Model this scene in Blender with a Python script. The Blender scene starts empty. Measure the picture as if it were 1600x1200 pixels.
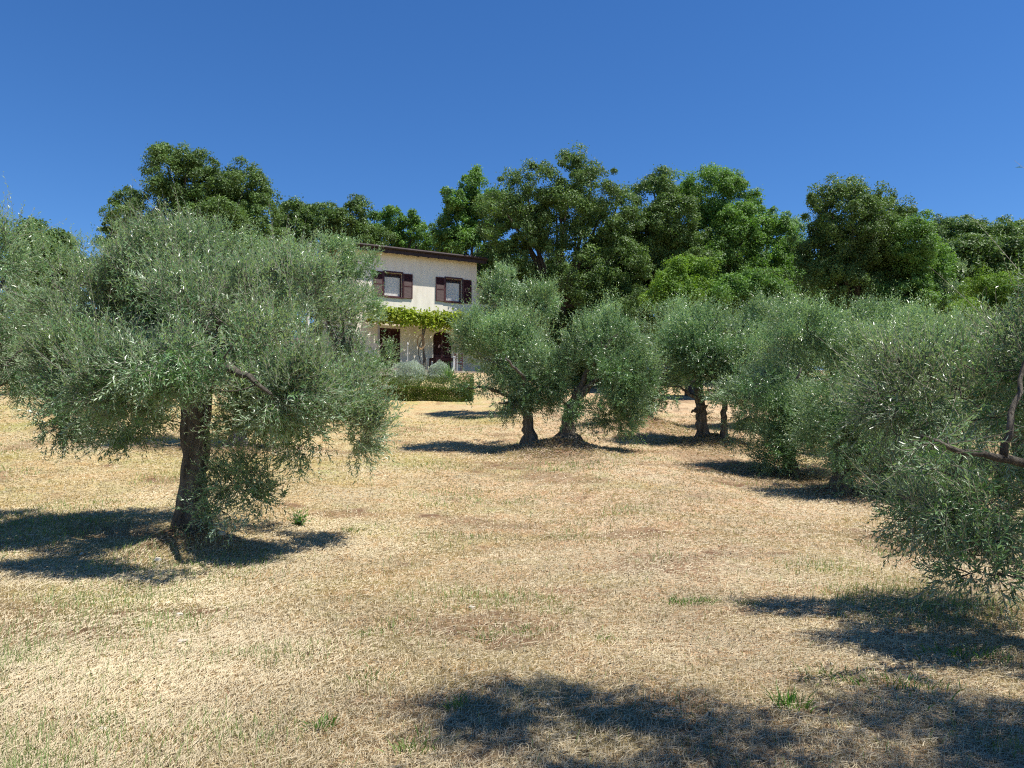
import bpy, math, random
import numpy as np
from mathutils import Vector

# ------------------------------------------------------------------ camera, sky, sun, exposure
S = bpy.context.scene
COL = S.collection
EYE = 1.6                      # eye height above the ground under the camera
F = 1200.0                     # focal length in pixels of the 1600 x 1200 photograph
PITCH = math.atan(70.0 / F)
cam_d = bpy.data.cameras.new("camera"); cam = bpy.data.objects.new("camera", cam_d); COL.objects.link(cam)
cam_d.sensor_width = 36.0; cam_d.lens = 36.0 * F / 1600.0; cam_d.clip_start = 0.05; cam_d.clip_end = 2000
cam.location = (0, 0, EYE); cam.rotation_euler = (math.radians(90) + PITCH, 0, 0)
S.camera = cam

SUN_EL = math.radians(65); SUN_AZ = math.atan2(0.93, -0.33)     # azimuth measured from +Y towards +X
sdir = Vector((math.sin(SUN_AZ) * math.cos(SUN_EL), math.cos(SUN_AZ) * math.cos(SUN_EL), math.sin(SUN_EL)))
w = bpy.data.worlds.new("World"); S.world = w; w.use_nodes = True
nt = w.node_tree; bg = nt.nodes["Background"]
sky = nt.nodes.new("ShaderNodeTexSky"); sky.sky_type = 'NISHITA'; sky.sun_disc = False
sky.sun_elevation = SUN_EL; sky.sun_rotation = SUN_AZ
sky.air_density = 1.0; sky.dust_density = 0.0; sky.ozone_density = 9.5; sky.altitude = 0
hs = nt.nodes.new("ShaderNodeHueSaturation"); hs.inputs["Saturation"].default_value = 1.15; hs.inputs["Hue"].default_value = .505
nt.links.new(sky.outputs[0], hs.inputs["Color"]); nt.links.new(hs.outputs[0], bg.inputs[0]); bg.inputs[1].default_value = 0.084
sd = bpy.data.lights.new("sun", 'SUN'); sun = bpy.data.objects.new("sun", sd); COL.objects.link(sun)
sd.energy = 4.8; sd.angle = math.radians(0.53); sd.color = (1.0, 0.95, 0.87)
sun.rotation_euler = sdir.to_track_quat('Z', 'Y').to_euler()
S.view_settings.view_transform = 'Standard'; S.view_settings.look = 'None'
S.view_settings.exposure = 0.75; S.view_settings.gamma = 1.0; S.view_settings.use_curve_mapping = False
S.cycles.max_bounces = 6; S.cycles.diffuse_bounces = 3; S.cycles.glossy_bounces = 2
S.cycles.transmission_bounces = 4; S.cycles.transparent_max_bounces = 4
S.cycles.caustics_reflective = False; S.cycles.caustics_refractive = False
S.cycles.use_denoising = False; S.cycles.filter_width = 1.15

rng = np.random.default_rng(7)
random.seed(7)
def nrm(a):
    return a / np.maximum(np.linalg.norm(a, axis=-1, keepdims=True), 1e-9)

# ------------------------------------------------------------------ noise and terrain height
_T = np.random.default_rng(3).random((256, 256))
def vnoise(x, y):
    x = np.asarray(x, float); y = np.asarray(y, float)
    xi = np.floor(x).astype(int); yi = np.floor(y).astype(int)
    fx = x - xi; fy = y - yi
    fx = fx * fx * (3 - 2 * fx); fy = fy * fy * (3 - 2 * fy)
    a = _T[xi & 255, yi & 255]; b = _T[(xi + 1) & 255, yi & 255]
    c = _T[xi & 255, (yi + 1) & 255]; d = _T[(xi + 1) & 255, (yi + 1) & 255]
    return (a * (1 - fx) + b * fx) * (1 - fy) + (c * (1 - fx) + d * fx) * fy
def fbm(x, y, o=4):
    s = 0; a = 0.5
    for k in range(o):
        s = s + a * vnoise(np.asarray(x) * 2 ** k + 17 * k, np.asarray(y) * 2 ** k + 31 * k); a *= 0.5
    return s
PY = [-60, -20, 0, 7, 10.5, 16, 22, 28, 34, 36, 37.6, 39, 46, 60, 90, 200, 700]
PZ = [-2.5, -.6, 0, 0.0, .05, .5, 1.08, 1.85, 2.62, 2.86, 4.0, 4.5, 4.55, 6.0, 8.5, 10, 10]
QZ = [-2.5, -.6, 0, 0.0, .05, .5, 1.08, 1.85, 2.65, 2.95, 3.2, 3.4, 4.4, 6.0, 8.5, 10, 10]
MOUNDS = []      # (x, y, height, radius)
def G(x, y, mounds=True):
    x = np.asarray(x, float); y = np.asarray(y, float)
    p = sum(np.interp(y + k, PY, PZ) for k in (-.5, 0, .5)) / 3
    q = sum(np.interp(y + k, PY, QZ) for k in (-1, 0, 1)) / 3
    wgt = np.clip((x + 13) / 2.5, 0, 1) * np.clip((2.5 - x) / 2.5, 0, 1)
    z = q * (1 - wgt) + p * wgt
    lf = np.clip((-x - 5) / 7, 0, 1); z = z + 1.0 * lf * np.exp(-((y - 29) / 8.0) ** 2)
    rt = np.clip((x - 2) / 4.5, 0, 1); z = z - 0.36 * rt * np.exp(-((y - 16.5) / 5.5) ** 2)
    z = z + (fbm(x * .22 + 5, y * .22, 3) - .44) * .35 * np.clip(y / 14, .3, 1) * (1 - .8 * wgt * np.clip((y - 34) / 3, 0, 1))
    z = z + (fbm(x * 1.3, y * 1.3 + 9, 4) - .47) * .10 + (fbm(x * 7, y * 7 + 3, 3) - .44) * .035
    if mounds:
        for mx, my, mh, mr in MOUNDS:
            r = np.sqrt((x - mx) ** 2 + (y - my) ** 2)
            z = z + mh * np.exp(-(r / mr) ** 2) * (0.8 + .4 * vnoise(x * 3, y * 3))
    return z
def g1(x, y): return float(G(x, y))
def ray(px, py):
    a = PITCH; vx = (px - 800) / F; vy = (600 - py) / F
    return Vector((vx, math.cos(a) - vy * math.sin(a), math.sin(a) + vy * math.cos(a)))
def at(px, py, d):                       # point at distance d ahead seen at that place of the photo
    r = ray(px, py); k = d / r.y
    return np.array([r.x * k, d, EYE + r.z * k])
def hit(px, py):                         # ground point seen at that place of the photo
    r = ray(px, py); ts = np.arange(2.5, 80, .03)
    zz = G(r.x / r.y * ts, ts); e = EYE + r.z / r.y * ts
    i = int(np.argmax(e <= zz)); t = ts[i]
    return np.array([r.x / r.y * t, t, float(zz[i])])

# ------------------------------------------------------------------ mesh helpers
def tag(o, label=None, cat=None, group=None, kind=None):
    if label: o['label'] = label
    if cat: o['category'] = cat
    if group: o['group'] = group
    if kind: o['kind'] = kind
    return o
def empty(name, loc, rz=0, **k):
    o = bpy.data.objects.new(name, None); COL.objects.link(o)
    o.location = loc; o.rotation_euler = (0, 0, rz); o.empty_display_size = .2
    return tag(o, **k)
def mesh_obj(name, V, Fq, mat, parent=None, smooth=False, attrs=None, tris=False):
    """V (n,3); Fq (m,4) or (m,3) int array; fast numpy linking"""
    V = np.ascontiguousarray(V, dtype=np.float32); Fq = np.ascontiguousarray(Fq, dtype=np.int32)
    me = bpy.data.meshes.new(name); k = Fq.shape[1]; m = len(Fq)
    me.vertices.add(len(V)); me.vertices.foreach_set("co", V.ravel())
    me.loops.add(m * k); me.loops.foreach_set("vertex_index", Fq.ravel())
    me.polygons.add(m); me.polygons.foreach_set("loop_start", np.arange(0, m * k, k, dtype=np.int32))
    me.polygons.foreach_set("use_smooth", np.full(m, smooth))
    for an, (dom, val) in (attrs or {}).items():
        at_ = me.attributes.new(an, 'FLOAT', dom); at_.data.foreach_set("value", np.ascontiguousarray(val, dtype=np.float32))
    me.update(calc_edges=True)
    me.materials.append(mat)
    o = bpy.data.objects.new(name, me); COL.objects.link(o)
    if parent is not None: o.parent = parent
    return o
class MB:
    """collects quads / polygons of one part"""
    def __init__(s): s.v = []; s.f = []; s.n = 0
    def add(s, V, Fs):
        b = s.n; s.v.extend([tuple(map(float, p)) for p in V]); s.n += len(V)
        s.f.extend([tuple(int(i) + b for i in f) for f in Fs])
    def box(s, x0, x1, y0, y1, z0, z1):
        V = [(x0, y0, z0), (x1, y0, z0), (x1, y1, z0), (x0, y1, z0), (x0, y0, z1), (x1, y0, z1), (x1, y1, z1), (x0, y1, z1)]
        s.add(V, [(0, 3, 2, 1), (4, 5, 6, 7), (0, 1, 5, 4), (1, 2, 6, 5), (2, 3, 7, 6), (3, 0, 4, 7)])
    def quad(s, a, b, c, d): s.add([a, b, c, d], [(0, 1, 2, 3)])
    def tube(s, P, R, sides=8, rough=0.0, seed=0, cap=True):
        P = np.asarray(P, float); R = np.asarray(R, float); n = len(P)
        T = nrm(np.gradient(P, axis=0)); ref = np.array([0, 0, 1.0]) if abs(T[0][2]) < .9 else np.array([1.0, 0, 0])
        V = []; rs = np.random.default_rng(seed); ph = rs.random(4) * 6.28
        u = np.cross(T[0], ref); u /= np.linalg.norm(u)
        an = np.arange(sides) / sides * 2 * math.pi
        for i in range(n):
            u = u - T[i] * np.dot(u, T[i]); u /= max(np.linalg.norm(u), 1e-9); v = np.cross(T[i], u)
            k = 1 + rough * (.5 * np.sin(3 * an + ph[0] + i * .25) + .35 * np.sin(5 * an + ph[1] - i * .4) + .5 * (rs.random(sides) - .5))
            for a, kk in zip(an, k): V.append(P[i] + R[i] * kk * (math.cos(a) * u + math.sin(a) * v))
        Fs = []
        for i in range(n - 1):
            for j in range(sides):
                a = i * sides + j; b = i * sides + (j + 1) % sides
                Fs.append((a, b, b + sides, a + sides))
        if cap:
            Fs.append(tuple(range(sides))[::-1]); Fs.append(tuple((n - 1) * sides + j for j in range(sides)))
        s.add(V, Fs)
    def build(s, name, mat, parent=None, smooth=False, bevel=0):
        me = bpy.data.meshes.new(name); me.from_pydata(s.v, [], s.f)
        me.materials.append(mat)
        if smooth: me.polygons.foreach_set("use_smooth", np.full(len(me.polygons), True))
        me.update(); o = bpy.data.objects.new(name, me); COL.objects.link(o)
        if parent is not None: o.parent = parent
        if bevel:
            b = o.modifiers.new("bevel", 'BEVEL'); b.width = bevel; b.segments = 2; b.limit_method = 'ANGLE'
        return o

# ------------------------------------------------------------------ materials
def newmat(name):
    m = bpy.data.materials.new(name); m.use_nodes = True; n = m.node_tree; n.nodes.clear()
    out = n.nodes.new("ShaderNodeOutputMaterial"); return m, n, out
def N(n, t, **k):
    x = n.nodes.new(t)
    for a, b in k.items(): setattr(x, a, b)
    return x
def ramp(n, fac, stops):
    r = N(n, "ShaderNodeValToRGB"); e = r.color_ramp.elements
    while len(e) < len(stops): e.new(0.5)
    for i, (p, c) in enumerate(stops): e[i].position = p; e[i].color = (*c, 1)
    n.links.new(fac, r.inputs[0]); return r.outputs[0]
def noise(n, scale, detail=4, rough=.6, vec=None, dist=0):
    x = N(n, "ShaderNodeTexNoise"); x.inputs["Scale"].default_value = scale; x.inputs["Detail"].default_value = detail
    x.inputs["Roughness"].default_value = rough; x.inputs["Distortion"].default_value = dist
    if vec is not None: n.links.new(vec, x.inputs["Vector"])
    return x.outputs["Fac"]
def mapped(n, scale, rot=(0, 0, 0), src="Object"):
    c = N(n, "ShaderNodeTexCoord"); mp = N(n, "ShaderNodeMapping")
    mp.inputs["Scale"].default_value = scale; mp.inputs["Rotation"].default_value = rot
    n.links.new(c.outputs[src], mp.inputs[0]); return mp.outputs[0]
def mixc(n, f, a, b, mode='MIX'):
    m = N(n, "ShaderNodeMix", data_type='RGBA', blend_type=mode)
    for k, v in ((0, f), (6, a), (7, b)):
        if hasattr(v, "links") or hasattr(v, "is_linked"): n.links.new(v, m.inputs[k])
        else: m.inputs[k].default_value = (*v, 1) if isinstance(v, tuple) else v
    return m.outputs[2]
def leaf_mat(name, dark, light, under, transl=.25, rough=.45, spec=.5, pale=None, big=.6):
    """two-sided leaf: upper colour varies leaf by leaf, the underside has its own colour"""
    m, n, out = newmat(name)
    a = N(n, "ShaderNodeAttribute", attribute_name="tint")
    st = [(0.0, dark), (.8, light)]
    if pale: st += [(.93, light), (1.0, pale)]
    top = ramp(n, a.outputs["Fac"], st)
    nz = noise(n, big, 3, .6, mapped(n, (1, 1, 1)))
    hv = N(n, "ShaderNodeHueSaturation")
    mr = N(n, "ShaderNodeMapRange"); mr.inputs[1].default_value = .3; mr.inputs[2].default_value = .7; mr.inputs[3].default_value = .72; mr.inputs[4].default_value = 1.28
    n.links.new(nz, mr.inputs[0]); n.links.new(mr.outputs[0], hv.inputs["Value"])
    g = N(n, "ShaderNodeNewGeometry")
    c = mixc(n, g.outputs["Backfacing"], top, under)
    n.links.new(c, hv.inputs["Color"])
    p = N(n, "ShaderNodeBsdfPrincipled"); p.inputs["Roughness"].default_value = rough; p.inputs["Specular IOR Level"].default_value = spec
    n.links.new(hv.outputs[0], p.inputs["Base Color"])
    t = N(n, "ShaderNodeBsdfTranslucent"); tc = mixc(n, 1.0, hv.outputs[0], (1.25, 1.45, .55), 'MULTIPLY'); n.links.new(tc, t.inputs[0])
    mx = N(n, "ShaderNodeMixShader"); mx.inputs[0].default_value = transl
    n.links.new(p.outputs[0], mx.inputs[1]); n.links.new(t.outputs[0], mx.inputs[2]); n.links.new(mx.outputs[0], out.inputs[0])
    return m
def surf_mat(name, c1, c2, scale=8, rough=.8, bump=.3, stretch=(1, 1, 1), detail=6, bdist=.02, c3=None, spec=.3):
    m, n, out = newmat(name); v = mapped(n, stretch)
    nz = noise(n, scale, detail, .65, v)
    st = [(.32, c1), (.62, c2)] + ([(.74, c3)] if c3 else [])
    c = ramp(n, nz, st)
    p = N(n, "ShaderNodeBsdfPrincipled"); p.inputs["Roughness"].default_value = rough; p.inputs["Specular IOR Level"].default_value = spec
    n.links.new(c, p.inputs["Base Color"]); b = N(n, "ShaderNodeBump"); b.inputs["Strength"].default_value = bump; b.inputs["Distance"].default_value = bdist
    n2 = noise(n, scale * 3, 5, .7, v); n.links.new(n2, b.inputs["Height"]); n.links.new(b.outputs[0], p.inputs["Normal"])
    n.links.new(p.outputs[0], out.inputs[0]); return m

M = {}
M['olive'] = leaf_mat("olive_leaf", (.030, .078, .032), (.150, .262, .115), (.33, .43, .28), .23, .33, .5, pale=(.42, .51, .33))
M['olive_green'] = leaf_mat("olive_leaf_fresh", (.06, .14, .04), (.15, .27, .09), (.26, .38, .2), .3, .4, .5)
M['oak'] = leaf_mat("holm_oak_leaf", (.035, .075, .018), (.115, .20, .045), (.13, .19, .07), .26, .5, .35, pale=(.20, .30, .08), big=.35)
M['oak_fresh'] = leaf_mat("oak_leaf_fresh", (.04, .10, .022), (.145, .28, .055), (.15, .25, .07), .33, .5, .35, big=.35)
M['bright'] = leaf_mat("acacia_leaf", (.06, .13, .02), (.17, .29, .04), (.18, .27, .05), .34, .55, .3, big=.35)
M['vine'] = leaf_mat("vine_leaf", (.14, .21, .015), (.36, .42, .04), (.28, .34, .07), .38, .5, .3, pale=(.50, .42, .05), big=1.5)
M['hedge'] = leaf_mat("hedge_leaf", (.045, .085, .015), (.13, .18, .035), (.14, .18, .06), .25, .5, .3, pale=(.25, .17, .08), big=1.2)
M['santolina'] = leaf_mat("grey_herb_leaf", (.32, .40, .34), (.56, .62, .54), (.5, .56, .5), .15, .8, .1, big=1.5)
M['weed'] = leaf_mat("weed_leaf", (.05, .13, .015), (.11, .26, .03), (.12, .24, .05), .35, .45, .4)
M['grass'] = leaf_mat("green_grass_blade", (.10, .17, .035), (.26, .31, .11), (.19, .26, .09), .30, .6, .25, pale=(.42, .38, .18), big=.9)
M['straw'] = leaf_mat("dry_straw", (.25, .185, .12), (.56, .465, .33), (.50, .42, .28), .12, .6, .3, pale=(.76, .67, .49), big=.5)
M['dead'] = leaf_mat('dead_leaf', (.06, .035, .02), (.22, .14, .08), (.2, .13, .08), .05, .8, .2)
M['bark'] = surf_mat("olive_bark", (.05, .042, .034), (.24, .215, .175), 5, .95, 1.0, (2.6, 2.6, .6), 8, .09, (.42, .39, .33))
M['bark_dark'] = surf_mat("oak_bark", (.035, .03, .025), (.12, .10, .08), 3, .95, 1.0, (2, 2, .5), 8, .05)
M['twig'] = surf_mat("olive_twig", (.16, .14, .10), (.34, .31, .25), 14, .85, .3)
M['wall'] = surf_mat("cream_render", (.70, .64, .52), (.86, .80, .68), 1.5, .92, .35, (1.4, 1.4, .35), 9, .015)
M['brown'] = surf_mat("brown_painted_wood", (.045, .016, .016), (.085, .03, .03), 10, .55, .3, (1, 1, 4), 5, .004)
M['roofedge'] = surf_mat("dark_roof_edge", (.022, .014, .014), (.045, .028, .026), 6, .6, .3)
M['tiles'] = surf_mat("clay_tile", (.25, .11, .06), (.42, .22, .13), 4, .85, .6)
M['curtain'] = surf_mat("net_curtain", (.74, .70, .62), (.84, .81, .74), 3, .9, .3, (12, 1, .6))
M['white'] = surf_mat("white_paint", (.62, .61, .58), (.76, .75, .72), 6, .5, .1)
M['beam'] = surf_mat("weathered_beam", (.25, .20, .15), (.42, .36, .29), 8, .8, .4, (1, 1, 1))
M['stone'] = surf_mat("pale_limestone", (.38, .33, .25), (.62, .57, .46), 9, .9, .7)
M['cane'] = surf_mat("dry_cane", (.24, .15, .07), (.42, .29, .15), 12, .7, .4)
m, n, out = newmat("window_glass"); p = N(n, "ShaderNodeBsdfPrincipled"); p.inputs["Roughness"].default_value = .05
p.inputs["Base Color"].default_value = (.05, .06, .06, 1); g_ = N(n, "ShaderNodeBsdfTransparent"); mx = N(n, "ShaderNodeMixShader"); mx.inputs[0].default_value = .9
n.links.new(p.outputs[0], mx.inputs[1]); n.links.new(g_.outputs[0], mx.inputs[2]); n.links.new(mx.outputs[0], out.inputs[0]); M['glass'] = m

def ground_mat():
    m, n, out = newmat("dry_mown_grass_ground")
    v = mapped(n, (1, 1, 1))
    big = noise(n, .35, 5, .6, v); mid = noise(n, 1.7, 6, .65, v, .6)
    f1 = noise(n, 14, 7, .72, mapped(n, (1, 3.2, 1), (0, 0, .3)), 1.2); f2 = noise(n, 14, 7, .72, mapped(n, (3.2, 1, 1), (0, 0, .5)), 1.2)
    fin = N(n, "ShaderNodeMath", operation='MAXIMUM'); n.links.new(f1, fin.inputs[0]); n.links.new(f2, fin.inputs[1])
    straw = ramp(n, fin.outputs[0], [(.38, (.13, .09, .052)), (.50, (.36, .275, .175)), (.60, (.56, .455, .30)), (.75, (.76, .65, .46))])
    warm = ramp(n, mid, [(.33, (.94, .76, .66)), (.46, (1.06, .96, .90)), (.6, (1.0, 1.0, 1.0)), (.7, (.90, 1.0, .80))])
    c = mixc(n, 1.0, straw, warm, 'MULTIPLY')
    sx = N(n, "ShaderNodeSeparateXYZ"); n.links.new(v, sx.inputs[0])
    mr = N(n, "ShaderNodeMapRange"); mr.inputs[1].default_value = 1.5; mr.inputs[2].default_value = -4.5; mr.inputs[3].default_value = 0; mr.inputs[4].default_value = 1
    n.links.new(sx.outputs[0], mr.inputs[0])
    md = N(n, "ShaderNodeMath", operation='MULTIPLY'); n.links.new(mr.outputs[0], md.inputs[0]); n.links.new(big, md.inputs[1])
    c = mixc(n, md.outputs[0], c, mixc(n, 1.0, c, (.93, 1.03, .70), 'MULTIPLY'))
    gr = ramp(n, big, [(.52, (0, 0, 0)), (.68, (.55, .55, .55))])
    c = mixc(n, gr, c, mixc(n, 1.0, c, (.62, .80, .42), 'MULTIPLY'))
    so = N(n, "ShaderNodeAttribute", attribute_name="soil")
    ps = noise(n, 5, 6, .7, v); ad = N(n, "ShaderNodeMath", operation='MULTIPLY_ADD'); n.links.new(so.outputs["Fac"], ad.inputs[0]); ad.inputs[1].default_value = 1.2
    sb = N(n, "ShaderNodeMath", operation='SUBTRACT'); n.links.new(ps, sb.inputs[0]); sb.inputs[1].default_value = .5; n.links.new(sb.outputs[0], ad.inputs[2])
    cl = N(n, "ShaderNodeClamp"); n.links.new(ad.outputs[0], cl.inputs[0])
    soil = ramp(n, f1, [(.35, (.07, .042, .025)), (.55, (.20, .12, .07)), (.72, (.38, .27, .17))])
    c = mixc(n, cl.outputs[0], c, soil)
    p = N(n, "ShaderNodeBsdfPrincipled"); p.inputs["Roughness"].default_value = .95; p.inputs["Specular IOR Level"].default_value = .1
    n.links.new(c, p.inputs["Base Color"])
    b = N(n, "ShaderNodeBump"); b.inputs["Strength"].default_value = .9; b.inputs["Distance"].default_value = .03
    n.links.new(fin.outputs[0], b.inputs["Height"]); n.links.new(b.outputs[0], p.inputs["Normal"]); n.links.new(p.outputs[0], out.inputs[0])
    return m
M['ground'] = ground_mat()

# ------------------------------------------------------------------ leaves
def leaf_quads(P, D, Nn, L, W, bend=.12):
    """leaf i: base P, direction D, upper face Nn; returns verts (n*4,3) in rhombus order"""
    D = nrm(D); Wd = nrm(np.cross(D, Nn)); U = np.cross(Wd, D)
    L = np.asarray(L)[:, None]; W = np.asarray(W)[:, None]
    mid = P + D * L * .48 + U * L * bend * .6
    V = np.stack([P, mid + Wd * W * .5, P + D * L, mid - Wd * W * .5], 1)
    return V.reshape(-1, 3)
def leaves_object(name, V, tint, mat, parent):
    n = len(V) // 4
    return mesh_obj(name, V, np.arange(n * 4).reshape(n, 4), mat, parent, attrs={"tint": ('FACE', tint)})
def shoots(P, D, slen, nl, L, W, r, angle=(.55, 1.05), tbase=None, curve=.25):
    """olive shoots: paired leaves along a stem. returns leaf verts, tints, stem poly points"""
    n = len(P); D = nrm(D); ref = nrm(r.normal(size=(n, 3))); U = nrm(np.cross(D, ref)); Vv = np.cross(D, U)
    sag = nrm(r.normal(size=(n, 3)) + np.array([0, 0, .6]))
    t = (np.arange(nl) + .5) / nl; T = np.repeat(t[None], n, 0) + r.normal(0, .02, (n, nl))
    sl = np.asarray(slen)[:, None]
    B = P[:, None] + D[:, None] * (T * sl)[..., None] + sag[:, None] * (curve * sl * T ** 2)[..., None]
    ax = nrm(D[:, None] + sag[:, None] * (2 * curve * T)[..., None])
    ph = (np.arange(nl) // 2) * math.pi / 2 + (np.arange(nl) % 2) * math.pi
    PH = ph[None] + r.normal(0, .35, (n, nl)) + r.random((n, 1)) * 6.28
    A = r.uniform(angle[0], angle[1], (n, nl))
    rad = U[:, None] * np.cos(PH)[..., None] + Vv[:, None] * np.sin(PH)[..., None]
    Ld = nrm(ax * np.cos(A)[..., None] + rad * np.sin(A)[..., None]); Nn = nrm(ax * np.sin(A)[..., None] - rad * np.cos(A)[..., None] + r.normal(0, .25, (n, nl, 3)))
    sz = (.75 + .5 * r.random((n, nl))) * (1 - .35 * T)
    V = leaf_quads(B.reshape(-1, 3), Ld.reshape(-1, 3), Nn.reshape(-1, 3), (L * sz).ravel(), (W * sz).ravel())
    tb = r.random((n, 1)) if tbase is None else tbase[:, None]
    tint = np.clip(.45 * tb + .35 * T + .28 * r.random((n, nl)), 0, 1).ravel()
    tips = P + D * sl[:, :1] + sag * (curve * sl)
    mids = P + D * sl * .5 + sag * (curve * sl * .25)
    return V, tint, (P, mids, tips)
def stem_mesh(name, pts, rad, mat, parent):
    """thin three-sided stems through base, middle and tip"""
    A, Bm, C = pts; n = len(A); D = nrm(C - A); U = nrm(np.cross(D, np.array([.3, .2, .9]))); W = np.cross(D, U)
    rings = []
    for q, k in ((A, 1.0), (Bm, .75), (C, .3)):
        for a in (0, 2.094, 4.189): rings.append(q + (U * math.cos(a) + W * math.sin(a)) * rad * k)
    V = np.stack(rings, 1).reshape(-1, 3); f = []
    for i in (0, 3):
        for j in range(3): f.append([i + j, i + (j + 1) % 3, i + 3 + (j + 1) % 3, i + 3 + j])
    Fq = (np.arange(n)[:, None, None] * 9 + np.array(f)[None]).reshape(-1, 4)
    return mesh_obj(name, V, Fq, mat, parent)
def bez(a, b, c, n):
    t = np.linspace(0, 1, n)[:, None]; return (1 - t) ** 2 * a + 2 * t * (1 - t) * b + t * t * c

# lobes: (centre, (rx, ry, rz)); the crown is the union
def lobe(px, py, rx, ry, d, dd=0, rd=None):
    """an ellipsoid rx, ry photo pixels wide and high, at distance d + dd"""
    k = (d + dd) / F; c = at(px, py, d + dd)
    return (c, np.array([rx * k, (rd if rd else (rx + ry) / 2 * k), ry * k]))
def ell(x, y, z, a, b_, c): return (np.array([x, y, z], float), np.array([a, b_, c], float))
def noise3(P, f):
    x, y, z = P[:, 0] * f, P[:, 1] * f, P[:, 2] * f
    return (vnoise(x + .6 * z + 50, y - .5 * z + 50) + vnoise(z + .4 * y + 90, x - .5 * y + 90) + vnoise(y + .7 * x + 130, z + .3 * x + 130)) / 3
def sample_lobes(lobes, n, r, lo=.45, hi=1.0, flat=0):
    vol = np.array([np.prod(l[1]) ** (2 / 3) for l in lobes]); idx = r.choice(len(lobes), n, p=vol / vol.sum())
    C = np.array([l[0] for l in lobes])[idx]; R = np.array([l[1] for l in lobes])[idx]
    u = nrm(r.normal(size=(n, 3))); rad = (lo + (hi - lo) * r.random(n) ** .6)[:, None]
    lump = .62 + .60 * vnoise(u[:, 0] * 2.3 + C[:, 0] * 1.7 + 40, u[:, 2] * 2.3 + u[:, 1] * 1.9 + C[:, 2] * 2.1 + 40)
    P = C + u * rad * R * lump[:, None]; keep = np.ones(n, bool)
    for j, (c, R2) in enumerate(lobes):
        ins = np.sum(((P - c) / R2) ** 2, 1) < .3; keep &= ~(ins & (idx != j))
    return P[keep], u[keep], C[keep]

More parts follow.
